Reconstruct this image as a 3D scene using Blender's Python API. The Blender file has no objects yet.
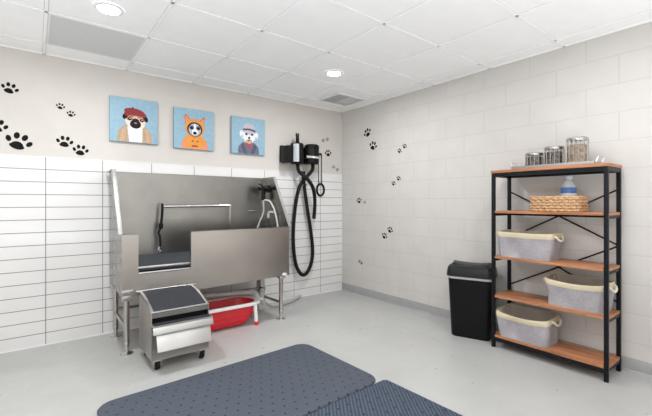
import bpy, bmesh, math, random
from mathutils import Vector, Matrix
random.seed(7)
PI = math.pi
COL = bpy.context.scene.collection
sc = bpy.context.scene

# ------------------------------------------------------------------ materials
def srgb(r, g, b):
    f = lambda c: (c/255/12.92) if c/255 <= .04045 else ((c/255+.055)/1.055)**2.4
    return (f(r), f(g), f(b), 1)

class NT:
    def __init__(s, name):
        s.m = bpy.data.materials.new(name); s.m.use_nodes = True
        s.t = s.m.node_tree; s.b = s.t.nodes['Principled BSDF']
    def n(s, typ, **k):
        x = s.t.nodes.new(typ)
        for a, v in k.items(): setattr(x, a, v)
        return x
    def l(s, a, b): s.t.links.new(a, b)
    def set(s, **k):
        for a, v in k.items():
            s.b.inputs[a.replace('_', ' ')].default_value = v
        return s
    def coord(s, scale=(1, 1, 1), rot=(0, 0, 0), loc=(0, 0, 0), kind='Object'):
        tc = s.n('ShaderNodeTexCoord'); mp = s.n('ShaderNodeMapping')
        mp.inputs['Scale'].default_value = scale; mp.inputs['Rotation'].default_value = rot; mp.inputs['Location'].default_value = loc
        s.l(tc.outputs[kind], mp.inputs['Vector']); return mp.outputs['Vector']
    def noise(s, vec, scale=5, detail=3, rough=.5):
        x = s.n('ShaderNodeTexNoise'); s.l(vec, x.inputs['Vector'])
        x.inputs['Scale'].default_value = scale; x.inputs['Detail'].default_value = detail; x.inputs['Roughness'].default_value = rough
        return x.outputs['Fac']
    def ramp(s, fac, stops):
        x = s.n('ShaderNodeValToRGB'); e = x.color_ramp.elements
        while len(e) < len(stops): e.new(.5)
        for q, (p, c) in zip(e, stops): q.position = p; q.color = c
        s.l(fac, x.inputs['Fac']); return x.outputs['Color']
    def math(s, op, a, b=None):
        x = s.n('ShaderNodeMath', operation=op)
        for i, v in enumerate((a, b)):
            if v is None: continue
            if isinstance(v, (int, float)): x.inputs[i].default_value = v
            else: s.l(v, x.inputs[i])
        return x.outputs[0]
    def mix(s, fac, a, b):
        x = s.n('ShaderNodeMix', data_type='RGBA')
        for i, v in ((0, fac), (6, a), (7, b)):
            if isinstance(v, (int, float)): x.inputs[i].default_value = v
            elif isinstance(v, tuple): x.inputs[i].default_value = v
            else: s.l(v, x.inputs[i])
        return x.outputs[2]
    def bump(s, h, strength=.2, dist=.01):
        x = s.n('ShaderNodeBump'); x.inputs['Strength'].default_value = strength; x.inputs['Distance'].default_value = dist
        s.l(h, x.inputs['Height']); s.l(x.outputs['Normal'], s.b.inputs['Normal'])
    def base(s, c): s.l(c, s.b.inputs['Base Color'])

def speckle(name, c1, c2, scale=40, rough=.5, bump=0, metallic=0, spec=None, detail=3):
    if spec is None: spec = .5 if max(c1[:3]) > .05 else .14
    t = NT(name).set(Roughness=rough, Metallic=metallic, Specular_IOR_Level=spec)
    f = t.noise(t.coord(), scale, detail)
    t.base(t.ramp(f, [(.3, c1), (.7, c2)]))
    if bump: t.bump(f, bump, .004)
    return t.m

def steel(name, c1, c2, rough=.27, axis='x', met=1.0):
    t = NT(name).set(Metallic=met)
    sca = {'x': (1.5, 60, 160), 'z': (160, 60, 1.5), 'n': (3, 3, 3)}[axis]
    f = t.noise(t.coord(sca), 2, 2)
    g = t.noise(t.coord((2, 2, 2)), 2, 2)
    t.base(t.ramp(g, [(.3, c1), (.7, c2)]))
    t.l(t.math('ADD', t.math('MULTIPLY', f, .06), rough-.03), t.b.inputs['Roughness'])
    t.bump(f, .008, .002)
    return t.m

M = {}
# painted upper wall
M['paint'] = speckle('warm_paint', srgb(201, 196, 190), srgb(205, 200, 194), 6, .6, .03)
M['paint_plain'] = speckle('plain_paint', srgb(212, 206, 200), srgb(216, 211, 205), 4, .7)
# block wall
def block_wall():
    t = NT('painted_block').set(Roughness=.55)
    v = t.coord((1, 1, 1), (0, 0, 0))
    sep = t.n('ShaderNodeSeparateXYZ'); t.l(v, sep.inputs[0])
    cmb = t.n('ShaderNodeCombineXYZ'); t.l(sep.outputs['Y'], cmb.inputs[0]); t.l(sep.outputs['Z'], cmb.inputs[1])
    b = t.n('ShaderNodeTexBrick', offset=.5, offset_frequency=2)
    t.l(cmb.outputs[0], b.inputs['Vector'])
    b.inputs['Scale'].default_value = 1; b.inputs['Brick Width'].default_value = .4064; b.inputs['Row Height'].default_value = .2032
    b.inputs['Mortar Size'].default_value = .0045; b.inputs['Mortar Smooth'].default_value = .7
    f = t.noise(v, 5, 3)
    col = t.ramp(f, [(.3, srgb(197, 193, 189)), (.7, srgb(202, 198, 194))])
    t.base(t.mix(b.outputs['Fac'], col, srgb(188, 184, 180)))
    h = t.math('SUBTRACT', t.math('MULTIPLY', t.noise(v, 90, 3), .12), b.outputs['Fac'])
    t.bump(h, .16, .004)
    return t.m
M['block'] = block_wall()
def tile_wall():
    t = NT('white_stacked_tile').set(Roughness=.16)
    v = t.coord()
    sep = t.n('ShaderNodeSeparateXYZ'); t.l(v, sep.inputs[0])
    cmb = t.n('ShaderNodeCombineXYZ'); t.l(sep.outputs['X'], cmb.inputs[0]); t.l(sep.outputs['Z'], cmb.inputs[1])
    b = t.n('ShaderNodeTexBrick', offset=0)
    mp = t.n('ShaderNodeMapping'); mp.inputs['Location'].default_value = (.374 + 20*.4064, 0, 0)
    t.l(cmb.outputs[0], mp.inputs['Vector']); t.l(mp.outputs[0], b.inputs['Vector'])
    b.inputs['Scale'].default_value = 1; b.inputs['Brick Width'].default_value = .4064; b.inputs['Row Height'].default_value = .10375
    b.inputs['Mortar Size'].default_value = .0032; b.inputs['Mortar Smooth'].default_value = .15
    f = t.noise(v, 3, 2)
    col = t.ramp(f, [(.3, srgb(220, 219, 218)), (.7, srgb(225, 224, 223))])
    t.base(t.mix(b.outputs['Fac'], col, srgb(128, 127, 126)))
    t.l(t.math('ADD', t.math('MULTIPLY', b.outputs['Fac'], .5), .15), t.b.inputs['Roughness'])
    t.bump(t.math('MULTIPLY', b.outputs['Fac'], -1), .3, .003)
    return t.m
M['tile'] = tile_wall()
def floor_mat():
    t = NT('grey_epoxy_floor').set(Specular_IOR_Level=.45)
    v = t.coord()
    f = t.noise(v, 2.2, 6, .6); g = t.noise(v, 14, 4)
    c = t.ramp(f, [(.25, srgb(170, 170, 168)), (.75, srgb(184, 184, 182))])
    t.base(t.mix(t.math('MULTIPLY', g, .25), c, srgb(164, 164, 163)))
    t.l(t.math('ADD', t.math('MULTIPLY', g, .18), .22), t.b.inputs['Roughness'])
    t.bump(g, .05, .002)
    return t.m
M['floor'] = floor_mat()
M['ceil_tile'] = speckle('ceiling_tile', srgb(246, 246, 246), srgb(249, 249, 249), 8, .8, .02)
M['ceil_bar'] = speckle('ceiling_bar', srgb(249, 249, 249), srgb(251, 251, 251), 8, .5)
M['ceil_gap'] = speckle('ceiling_gap', srgb(198, 198, 198), srgb(204, 204, 204), 8, .8)
M['vinyl'] = speckle('grey_vinyl', srgb(150, 151, 151), srgb(158, 158, 158), 12, .4)
M['white_metal'] = speckle('white_enamel', srgb(228, 228, 228), srgb(233, 233, 233), 20, .4)
M['grille'] = speckle('grey_grille', srgb(206, 206, 206), srgb(214, 214, 214), 120, .6)
M['vent_back'] = speckle('vent_backing', srgb(222, 222, 222), srgb(228, 228, 228), 20, .7)  # even light grey backing, same tone as the louvers
M['vent_grey'] = speckle('vent_louver', srgb(222, 222, 222), srgb(228, 228, 228), 20, .5)
M['steel'] = steel('brushed_steel', (.28, .272, .26, 1), (.33, .32, .305, 1), .29, 'x')
M['steel_side'] = steel('side_steel', (.27, .262, .25, 1), (.32, .31, .295, 1), .27, 'n')
M['steel_flap'] = steel('flap_steel', (.50, .50, .49, 1), (.56, .555, .545, 1), .34, 'x')
M['steel_v'] = steel('upright_brushed_steel', (.42, .39, .36, 1), (.47, .44, .405, 1), .30, 'z')
M['steel_bright'] = steel('bright_steel', (.60, .595, .585, 1), (.67, .665, .655, 1), .24, 'n')
M['chrome'] = steel('chrome', (.82, .82, .82, 1), (.88, .88, .88, 1), .1, 'n')
M['steel_leg'] = steel('tube_steel', (.5, .48, .45, 1), (.56, .54, .51, 1), .24, 'z')
M['black'] = speckle('black_plastic', (.006, .006, .007, 1), (.010, .010, .011, 1), 60, .38)
M['black_gloss'] = speckle('gloss_black', (.008, .008, .009, 1), (.013, .013, .014, 1), 60, .16)
M['lid_black'] = speckle('satin_black_lid', (.008, .009, .010, 1), (.012, .013, .014, 1), 60, .34, spec=.25)
M['black_metal'] = speckle('black_steel', (.007, .0075, .010, 1), (.011, .012, .015, 1), 60, .4)
M['rubber'] = speckle('black_rubber', (.009, .009, .010, 1), (.015, .015, .016, 1), 80, .6, .1)
M['tread'] = speckle('charcoal_grip', srgb(46, 48, 53), srgb(60, 62, 67), 90, .6, .25)
M['tubmat'] = speckle('dark_tub_mat', srgb(52, 56, 62), srgb(66, 70, 76), 60, .5, .15)
M['pvc'] = speckle('white_pipe', srgb(176, 174, 170), srgb(190, 188, 184), 20, .35)
M['grey_hose'] = speckle('grey_hose', srgb(160, 160, 158), srgb(172, 172, 170), 20, .45)
M['white_hose'] = speckle('white_hose', srgb(212, 212, 210), srgb(222, 222, 220), 20, .35)
M['label_white'] = speckle('label_white', srgb(214, 216, 218), srgb(226, 227, 228), 30, .45)
M['label_grey'] = speckle('label_grey', srgb(150, 154, 160), srgb(196, 199, 203), 120, .45)
M['red'] = speckle('red_plastic', srgb(208, 36, 46), srgb(218, 44, 54), 12, .38)
M['white_plastic'] = speckle('white_plastic', srgb(224, 224, 222), srgb(232, 232, 230), 20, .35)
M['paw'] = speckle('black_vinyl_decal', (.008, .008, .008, 1), (.012, .012, .012, 1), 50, .6, spec=.08)
M['paw_grey'] = speckle('worn_vinyl_decal', srgb(70, 70, 70), srgb(112, 110, 108), 160, .6)
def wood():
    t = NT('warm_shelf_wood').set(Roughness=.45)
    f = t.noise(t.coord((26, 1.6, 26)), 1.6, 5, .6); g = t.noise(t.coord((5, 1.2, 5), loc=(3, 1, 0)), 2, 3)
    c = t.ramp(f, [(.25, srgb(116, 72, 46)), (.5, srgb(182, 122, 82)), (.75, srgb(226, 174, 130))])
    t.base(t.mix(t.math('MULTIPLY', g, .5), c, srgb(142, 86, 58)))
    t.bump(f, .08, .002)
    return t.m
M['wood'] = wood()
def linen(name, a, b, sc_=1):
    t = NT(name).set(Roughness=.9, Specular_IOR_Level=.2)
    f = t.noise(t.coord((90, 90, 420)), 1.3, 3, .7); g = t.noise(t.coord((420, 420, 90)), 1.3, 3, .7)
    w = t.noise(t.coord(), 7, 3)
    m = t.math('ADD', t.math('MULTIPLY', t.math('ADD', f, g), .4), t.math('MULTIPLY', w, .2))
    t.base(t.ramp(m, [(.38, a), (.62, b)])); t.bump(t.math('ADD', t.math('ADD', f, g), t.math('MULTIPLY', w, 2)), .35, .004)
    return t.m
M['linen'] = linen('lavender_grey_linen', srgb(120, 116, 122), srgb(194, 190, 193))
M['cream'] = linen('cream_canvas', srgb(188, 174, 146), srgb(216, 204, 178))
M['lining'] = linen('bin_lining', srgb(158, 149, 138), srgb(196, 187, 174))
M['rope'] = speckle('cream_rope', srgb(214, 204, 182), srgb(232, 224, 206), 200, .8, .4)
def straw():
    t = NT('woven_seagrass').set(Roughness=.75)
    f = t.noise(t.coord((60, 60, 60)), 1.5, 4, .7)
    t.base(t.ramp(f, [(.28, srgb(132, 92, 58)), (.5, srgb(196, 156, 116)), (.72, srgb(228, 196, 160))])); t.bump(f, .5, .006)
    return t.m
M['straw'] = straw()
def glass(name, tint=(1, 1, 1, 1), rough=.02):
    return NT(name).set(Base_Color=tint, Roughness=rough, Transmission_Weight=1.0, IOR=1.42).m
M['glass'] = glass('clear_glass')
M['bottle'] = NT('cloudy_bottle_plastic').set(Base_Color=(.86, .89, .93, 1), Roughness=.15, Transmission_Weight=.55, IOR=1.3).m
M['cap_clear'] = speckle('pale_cap', srgb(190, 198, 208), srgb(200, 208, 218), 30, .3)
M['blue_label'] = speckle('blue_label', srgb(64, 98, 158), srgb(84, 118, 172), 30, .4)
M['dark_treats'] = speckle('dark_treats', srgb(36, 32, 30), srgb(126, 116, 106), 60, .7, .6, detail=4)
M['tan_treats'] = speckle('tan_treats', srgb(120, 88, 66), srgb(214, 190, 164), 45, .7, .6, detail=4)
M['badge'] = speckle('badge', srgb(216, 216, 214), srgb(228, 228, 226), 90, .3)
def emis(name, c, s):
    t = NT(name); t.set(Base_Color=(.9, .9, .9, 1), Emission_Color=c, Emission_Strength=s); return t.m
M['lamp'] = emis('lit_lens', (1, .985, .96, 1), 14)

def mat_dots(name, c1, c2, dot, pitch, r, ribs=False):
    t = NT(name).set(Roughness=.62, Specular_IOR_Level=.35)
    v = t.coord()
    sep = t.n('ShaderNodeSeparateXYZ'); t.l(v, sep.inputs[0])
    x, y = sep.outputs['X'], sep.outputs['Y']
    row = t.math('FLOOR', t.math('DIVIDE', y, pitch*.87))
    off = t.math('MULTIPLY', t.math('MODULO', t.math('ABSOLUTE', row), 2), .5)
    fx = t.math('SUBTRACT', t.math('FRACT', t.math('ADD', t.math('DIVIDE', x, pitch), off)), .5)
    fy = t.math('SUBTRACT', t.math('FRACT', t.math('DIVIDE', y, pitch*.87)), .5)
    d = t.math('SQRT', t.math('ADD', t.math('MULTIPLY', fx, fx), t.math('MULTIPLY', t.math('MULTIPLY', fy, fy), .757)))
    isd = t.math('LESS_THAN', d, r/pitch)
    g = t.noise(v, 120, 3)
    c = t.ramp(g, [(.3, c1), (.7, c2)])
    h = t.math('SUBTRACT', t.math('MULTIPLY', g, .25), isd)
    if ribs:
        a = math.radians(52)
        u = t.math('ADD', t.math('MULTIPLY', x, -math.sin(a)), t.math('MULTIPLY', y, math.cos(a)))
        wv = t.math('ADD', t.math('MULTIPLY', t.math('SINE', t.math('MULTIPLY', u, 2*PI/.0205)), .5), .5)
        c = t.mix(t.math('MULTIPLY', t.math('SUBTRACT', 1, wv), .75), c, dot)
        h = t.math('ADD', h, t.math('MULTIPLY', wv, 1.5))
    t.base(t.mix(isd, c, dot)); t.bump(h, .5, .004)
    return t.m
M['mat_smooth'] = mat_dots('slate_mat', srgb(66, 73, 84), srgb(79, 86, 97), srgb(36, 40, 48), .075, .0075)
M['mat_ribbed'] = mat_dots('ribbed_slate_mat', srgb(70, 82, 100), srgb(86, 98, 116), srgb(26, 31, 42), .075, .0075, True)

# ------------------------------------------------------------------ mesh helpers
class MB:
    def __init__(s): s.bm = bmesh.new(); s.mi = 0
    def _tag(s, n0):
        s.bm.faces.ensure_lookup_table()
        for f in s.bm.faces[n0:]: f.material_index = s.mi
    def box(s, x0, x1, y0, y1, z0, z1, bev=0):
        n0 = len(s.bm.faces)
        if bev:
            t = bmesh.new()
            _box(t, x0, x1, y0, y1, z0, z1)
            bmesh.ops.bevel(t, geom=list(t.edges), offset=bev, segments=2, profile=.6, affect='EDGES')
            _merge(s.bm, t)
        else: _box(s.bm, x0, x1, y0, y1, z0, z1)
        s._tag(n0); return s
    def poly(s, pts):
        n0 = len(s.bm.faces)
        s.bm.faces.new([s.bm.verts.new(p) for p in pts]); s._tag(n0); return s
    def prism(s, pts, off, bev=0):
        n0 = len(s.bm.faces)
        t = bmesh.new(); o = Vector(off)
        a = [t.verts.new(p) for p in pts]; b = [t.verts.new(Vector(p)+o) for p in pts]
        t.faces.new(a); t.faces.new(b[::-1]); n = len(a)
        for i in range(n): t.faces.new((a[i], b[i], b[(i+1) % n], a[(i+1) % n]))
        bmesh.ops.recalc_face_normals(t, faces=list(t.faces))
        if bev: bmesh.ops.bevel(t, geom=list(t.edges), offset=bev, segments=2, profile=.6, affect='EDGES')
        _merge(s.bm, t); s._tag(n0); return s
    def loft(s, rings, cap0=True, cap1=True):
        n0 = len(s.bm.faces)
        vs = [[s.bm.verts.new(p) for p in r] for r in rings]; n = len(vs[0])
        for a, b in zip(vs, vs[1:]):
            for i in range(n): s.bm.faces.new((a[i], a[(i+1) % n], b[(i+1) % n], b[i]))
        if cap0: s.bm.faces.new(vs[0][::-1])
        if cap1: s.bm.faces.new(vs[-1])
        s._tag(n0); return s
    def tube(s, pts, r, seg=10, smooth=0, closed=False, caps=True):
        pts = [Vector(p) for p in pts]
        if smooth: pts = catmull(pts, smooth, closed)
        rr = r if callable(r) else (lambda t: r)
        n = len(pts); rings = []; up = None
        for i, p in enumerate(pts):
            if closed: d = pts[(i+1) % n]-pts[i-1]
            else: d = pts[min(i+1, n-1)]-pts[max(i-1, 0)]
            d.normalize()
            if up is None:
                up = Vector((0, 0, 1)) if abs(d.z) < .9 else Vector((1, 0, 0))
            sd = d.cross(up).normalized(); up = sd.cross(d).normalized()
            q = rr(i/max(1, n-1))
            rings.append([p+(sd*math.cos(2*PI*k/seg)+up*math.sin(2*PI*k/seg))*q for k in range(seg)])
        if closed: rings.append(rings[0]); 
        return s.loft(rings, caps and not closed, caps and not closed)
    def lathe(s, prof, c, seg=24, axis='z', cap0=True, cap1=True):
        rings = []
        for r, h in prof:
            ring = []
            for k in range(seg):
                a = 2*PI*k/seg
                if axis == 'z': ring.append((c[0]+r*math.cos(a), c[1]+r*math.sin(a), c[2]+h))
                elif axis == 'y': ring.append((c[0]+r*math.cos(a), c[1]+h, c[2]-r*math.sin(a)))
                else: ring.append((c[0]+h, c[1]+r*math.cos(a), c[2]+r*math.sin(a)))
            rings.append(ring)
        return s.loft(rings, cap0, cap1)
    def build(s, name, mats, parent=None, origin=None, sharp=32, weld=False):
        bm = s.bm
        if weld: bmesh.ops.remove_doubles(bm, verts=bm.verts, dist=1e-5)
        bmesh.ops.recalc_face_normals(bm, faces=list(bm.faces))
        o0 = Vector(origin) if origin is not None else (ORG[parent.name] if parent is not None else Vector((0, 0, 0)))
        bmesh.ops.translate(bm, verts=list(bm.verts), vec=-o0)
        me = bpy.data.meshes.new(name); bm.to_mesh(me); bm.free()
        for m in (mats if isinstance(mats, (list, tuple)) else [mats]): me.materials.append(M[m])
        for p in me.polygons: p.use_smooth = True
        me.set_sharp_from_angle(angle=math.radians(sharp))
        o = bpy.data.objects.new(name, me); COL.objects.link(o)
        if parent is not None:
            o.parent = parent
            if origin is not None: o.location = o0-ORG[parent.name]
        else: o.location = o0
        ORG[o.name] = o0
        return o
ORG = {}
def _box(bm, x0, x1, y0, y1, z0, z1):
    v = [bm.verts.new((x, y, z)) for x in (x0, x1) for y in (y0, y1) for z in (z0, z1)]
    for f in ((0, 1, 3, 2), (4, 6, 7, 5), (0, 4, 5, 1), (2, 3, 7, 6), (0, 2, 6, 4), (1, 5, 7, 3)): bm.faces.new([v[i] for i in f])
    bmesh.ops.recalc_face_normals(bm, faces=list(bm.faces)[-6:])
def _merge(dst, src):
    mp = {v: dst.verts.new(v.co) for v in src.verts}
    for f in src.faces: dst.faces.new([mp[v] for v in f.verts])
    src.free()
def catmull(p, k, closed=False):
    out = []; n = len(p)
    for i in range(n if closed else n-1):
        if closed: a, b, c, d = p[i-1], p[i], p[(i+1) % n], p[(i+2) % n]
        else: a, b, c, d = p[max(i-1, 0)], p[i], p[i+1], p[min(i+2, n-1)]
        for j in range(k):
            t = j/k
            out.append(.5*((2*b)+(c-a)*t+(2*a-5*b+4*c-d)*t*t+(3*b-a-3*c+d)*t**3))
    if not closed: out.append(p[-1])
    return out
def rrect(cx, cy, w, d, r, z, rot=0, n=5):
    pts = []
    for qx, qy, a0 in ((1, 1, 0), (-1, 1, 90), (-1, -1, 180), (1, -1, 270)):
        for k in range(n+1):
            a = math.radians(a0+90*k/n)
            x = qx*(w/2-r)+r*math.cos(a); y = qy*(d/2-r)+r*math.sin(a)
            pts.append((cx+x*math.cos(rot)-y*math.sin(rot), cy+x*math.sin(rot)+y*math.cos(rot), z))
    return pts
def tag(o, label, cat, group=None):
    o['label'] = label; o['category'] = cat
    if group: o['group'] = group
    return o
def thing(name, loc, label, cat, group=None):
    o = bpy.data.objects.new(name, None); COL.objects.link(o); o.location = loc; o.empty_display_size = .1
    ORG[o.name] = Vector(loc); return tag(o, label, cat, group)
def struct(name, mb, mats, **k):
    o = mb.build(name, mats, **k); o['kind'] = 'structure'; return o

# ------------------------------------------------------------------ room
H = 2.406; XL = -5.4; YF = -5.6
struct('floor', MB().box(XL-.1, .1, YF-.1, .1, -.1, 0), 'floor')
struct('wall_back', MB().box(XL-.1, .1, 0, .1, 0, H+.15), 'paint')
struct('wall_right', MB().box(0, .1, YF-.1, 0, 0, H+.15), 'block')
struct('wall_left', MB().box(XL-.1, XL, YF-.1, 0, 0, H+.15), 'paint_plain')
struct('wall_front', MB().box(XL, 0, YF-.1, YF, 0, H+.15), 'paint_plain')
struct('wall_back_tiles', MB().box(XL, -.002, -.008, 0, .004, 1.556), 'tile')
struct('trim_1', MB().box(XL, -.002, -.0095, 0, 1.5545, 1.5595).box(XL, -.002, -.011, 0, 0, .012), 'white_metal')
b = MB()
prof = [(-.0, .0), (-.014, .0), (-.012, .006), (-.006, .014), (-.005, .09), (-.003, .094), (0, .094)]
b.prism([(x, YF, z) for x, z in prof], (0, -YF, 0))
struct('baseboard_right', b, 'vinyl')
# suspended ceiling: tiles, bars edged in grey painted as a shadow gap, wall angle
b = MB()
b.mi = 0; b.box(XL-.1, .1, YF-.1, .1, H+.002, H+.12)
G = .61; gx = [-.18-G*i for i in range(0, 9)]; gy = [-.262-G*i for i in range(0, 9)]
b.mi = 1
for x in gx: b.box(x-.009, x+.009, YF, 0, H-.0035, H+.004)
for y in gy: b.box(XL, 0, y-.009, y+.009, H-.0035, H+.004)
b.box(XL, 0, -.022, 0, H-.0035, H+.004); b.box(-.022, 0, YF, 0, H-.0035, H+.004)
b.mi = 2
for x in gx: b.box(x-.0125, x+.0125, YF, 0, H+.001, H+.003)
for y in gy: b.box(XL, 0, y-.0125, y+.0125, H+.001, H+.003)
struct('ceiling', b, ['ceil_tile', 'ceil_bar', 'ceil_gap'])

# ------------------------------------------------------------------ ceiling fittings
def downlight(x, y, label):
    t = thing('recessed_downlight', (x, y, H), label, 'ceiling light', 'recessed ceiling downlights')
    MB().lathe([(.062, -.004), (.066, -.010), (.082, -.006), (.086, 0)], (x, y, H), 32, cap0=False, cap1=False).build('trim_ring', 'white_metal', t)
    MB().lathe([(.001, -.0085), (.064, -.0085)], (x, y, H), 32, cap1=False).build('lens', 'lamp', t)
    return t
downlight(-2.918, -1.16, 'lit round recessed downlight in front of the grey ceiling grille')
downlight(-1.057, -1.126, 'lit round recessed downlight in front of the slotted air vent')

t = thing('return_air_grille', (-2.925, -.567, H), 'flat square light grey return air grille set in the ceiling', 'air grille')
x0, x1, y0, y1 = -3.218, -2.632, -.860, -.274
MB().box(x0, x1, y0, y0+.012, H-.006, H).box(x0, x1, y1-.012, y1, H-.006, H).box(x0, x0+.012, y0+.012, y1-.012, H-.006, H).box(x1-.012, x1, y0+.012, y1-.012, H-.006, H).build('frame', 'white_metal', t)
b = MB(); b.box(x0+.012, x1-.012, y0+.012, y1-.012, H-.002, H-.0005)
for i in range(46):
    yy = y0+.02+i*.0120
    b.box(x0+.012, x1-.012, yy, yy+.004, H-.005, H-.002)
b.build('grille_panel', 'grille', t)

t = thing('ceiling_vent', (-.425, -.50, H), 'white framed square air vent with slanted grey louvers near the corner', 'air vent')
x0, x1, y0, y1 = -.655, -.195, -.70, -.305
w = .035
MB().prism([(x0, y0, H-.001), (x1, y0, H-.001), (x1-w, y0+w, H-.016), (x0+w, y0+w, H-.016)], (0, 0, .001)).prism([(x0, y1, H-.001), (x0+w, y1-w, H-.016), (x1-w, y1-w, H-.016), (x1, y1, H-.001)], (0, 0, .001)).prism([(x0, y0, H-.001), (x0+w, y0+w, H-.016), (x0+w, y1-w, H-.016), (x0, y1, H-.001)], (0, 0, .001)).prism([(x1, y0, H-.001), (x1, y1, H-.001), (x1-w, y1-w, H-.016), (x1-w, y0+w, H-.016)], (0, 0, .001)).build('frame', 'white_metal', t)
MB().box(x0+w, x1-w, y0+w, y1-w, H-.004, H-.001).build('backing', 'vent_back', t)
for i in range(9):
    xx = x0+w+.006+i*.0425
    d = .024 if i < 5 else -.024
    MB().prism([(xx, y0+w, H-.014), (xx+.004, y0+w, H-.014), (xx+.010+d*.4+.012, y0+w, H-.004), (xx+.006+d*.4+.012, y0+w, H-.004)], (0, y1-y0-2*w, 0)).build('louver', 'vent_grey', t)

# ------------------------------------------------------------------ framed-less canvas portraits
for k, c in dict(sky=(142, 176, 194), fur=(206, 176, 146), dark=(40, 30, 30), beret=(132, 34, 38), brow=(160, 104, 86), cheek=(226, 212, 200), jacket=(176, 152, 122), shirt=(218, 222, 228), orange=(222, 146, 62), orange2=(206, 118, 40), pink=(222, 140, 116), greyfur=(176, 184, 198), whitefur=(226, 226, 228), lilac=(190, 180, 194), stripe=(74, 70, 84), slate=(92, 98, 120), redscarf=(176, 56, 54), tan=(192, 160, 132), canvas_edge=(112, 140, 158), white=(240, 240, 240)).items():
    M['p_'+k] = speckle('print_'+k, srgb(*[max(0, q-5) for q in c]), srgb(*[min(255, q+5) for q in c]), 30, .6)
def canvas(x0, z0, label, shapes):
    s = .406; th = .03
    t = thing('dog_picture', (x0+s/2, 0, z0), label, 'picture', 'dog portraits on the wall')
    b = MB(); b.mi = 0; b.box(x0, x0+s, -th, -.001, z0, z0+s, .002)
    c = b.build('canvas', ['p_sky', 'p_canvas_edge'], t)
    for p in c.data.polygons:
        if p.normal.y > -.5: p.material_index = 1
    names = []; b = MB(); lay = 0
    for mat, kind, *a in shapes:
        if mat not in names: names.append(mat)
        b.mi = names.index(mat); lay += 1; y = -th-.0004-.00022*lay
        if kind == 'e':
            cx, cz, rx, rz, rot = a
            b.poly([(x0+s*(cx+rx*math.cos(q)*math.cos(rot)-rz*math.sin(q)*math.sin(rot)), y, z0+s*(cz+rx*math.cos(q)*math.sin(rot)+rz*math.sin(q)*math.cos(rot))) for q in [2*PI*k/28 for k in range(28)]])
        else:
            b.poly([(x0+s*px, y, z0+s*pz) for px, pz in a[0]])
    b.build('printed_dog', names, t)
E_ = 'e'
pug = [('p_jacket', 'p', [(.14, .01), (.17, .24), (.26, .36), (.40, .40), (.62, .40), (.76, .35), (.86, .22), (.88, .01)]),
       ('p_tan', 'p', [(.20, .01), (.25, .30), (.33, .37), (.40, .01)]), ('p_tan', 'p', [(.84, .01), (.78, .30), (.68, .37), (.66, .01)]),
       ('p_shirt', 'p', [(.39, .01), (.35, .36), (.50, .29), (.67, .37), (.66, .01)]),
       ('p_white', 'p', [(.36, .38), (.44, .22), (.51, .29), (.58, .21), (.67, .38), (.51, .33)]),
       ('p_cheek', E_, .52, .50, .215, .17, 0), ('p_fur', E_, .52, .55, .185, .19, 0),
       ('p_dark', E_, .31, .585, .050, .075, -.5), ('p_dark', E_, .73, .565, .050, .075, .5),
       ('p_cheek', E_, .42, .44, .09, .09, 0), ('p_cheek', E_, .63, .43, .09, .09, 0), ('p_brow', E_, .52, .60, .15, .035, 0), ('p_fur', E_, .52, .57, .05, .07, 0),
       ('p_dark', E_, .52, .42, .115, .10, 0), ('p_dark', E_, .52, .50, .075, .05, 0), ('p_brow', E_, .395, .535, .055, .045, 0), ('p_brow', E_, .655, .525, .055, .045, 0), ('p_dark', E_, .40, .53, .035, .032, 0), ('p_dark', E_, .65, .52, .035, .032, 0),
       ('p_white', E_, .405, .54, .010, .010, 0), ('p_white', E_, .655, .53, .010, .010, 0),
       ('p_beret', E_, .50, .695, .215, .085, -.10), ('p_beret', E_, .35, .65, .065, .06, .7), ('p_beret', E_, .64, .665, .12, .055, -.4), ('p_dark', E_, .46, .785, .020, .016, 0),
       ('p_greyfur', E_, .52, .445, .028, .010, 0),
       ('p_jacket', 'p', [(.30, .01), (.33, .30), (.35, .30), (.325, .01)]), ('p_jacket', 'p', [(.74, .01), (.71, .30), (.69, .30), (.715, .01)])]
hood = [('p_orange', 'p', [(.17, .01), (.20, .20), (.32, .33), (.50, .36), (.70, .33), (.82, .20), (.86, .01)]),
        ('p_pink', 'p', [(.17, .01), (.19, .15), (.27, .18), (.29, .01)]), ('p_pink', 'p', [(.86, .01), (.83, .15), (.75, .18), (.73, .01)]),
        ('p_orange2', 'p', [(.27, .62), (.25, .84), (.30, .86), (.44, .70)]), ('p_orange2', 'p', [(.74, .62), (.78, .82), (.74, .84), (.60, .70)]),
        ('p_pink', 'p', [(.29, .64), (.275, .80), (.30, .81), (.39, .70)]), ('p_pink', 'p', [(.73, .64), (.76, .78), (.735, .79), (.64, .70)]),
        ('p_orange', E_, .51, .53, .245, .235, 0), ('p_dark', E_, .51, .50, .19, .18, 0),
        ('p_greyfur', E_, .51, .49, .155, .155, 0), ('p_slate', E_, .43, .54, .06, .055, 0), ('p_slate', E_, .60, .54, .06, .055, 0), ('p_white', E_, .51, .43, .075, .08, 0), ('p_white', E_, .51, .57, .022, .07, 0),
        ('p_dark', E_, .43, .53, .036, .034, 0), ('p_dark', E_, .60, .53, .036, .034, 0), ('p_dark', E_, .51, .405, .048, .040, 0),
        ('p_orange2', 'p', [(.36, .34), (.51, .27), (.66, .34), (.51, .30)]),
        ('p_dark', E_, .45, .20, .018, .018, 0), ('p_dark', E_, .57, .20, .018, .018, 0), ('p_redscarf', 'p', [(.42, .06), (.60, .06), (.57, .10), (.45, .10)])]
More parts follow.
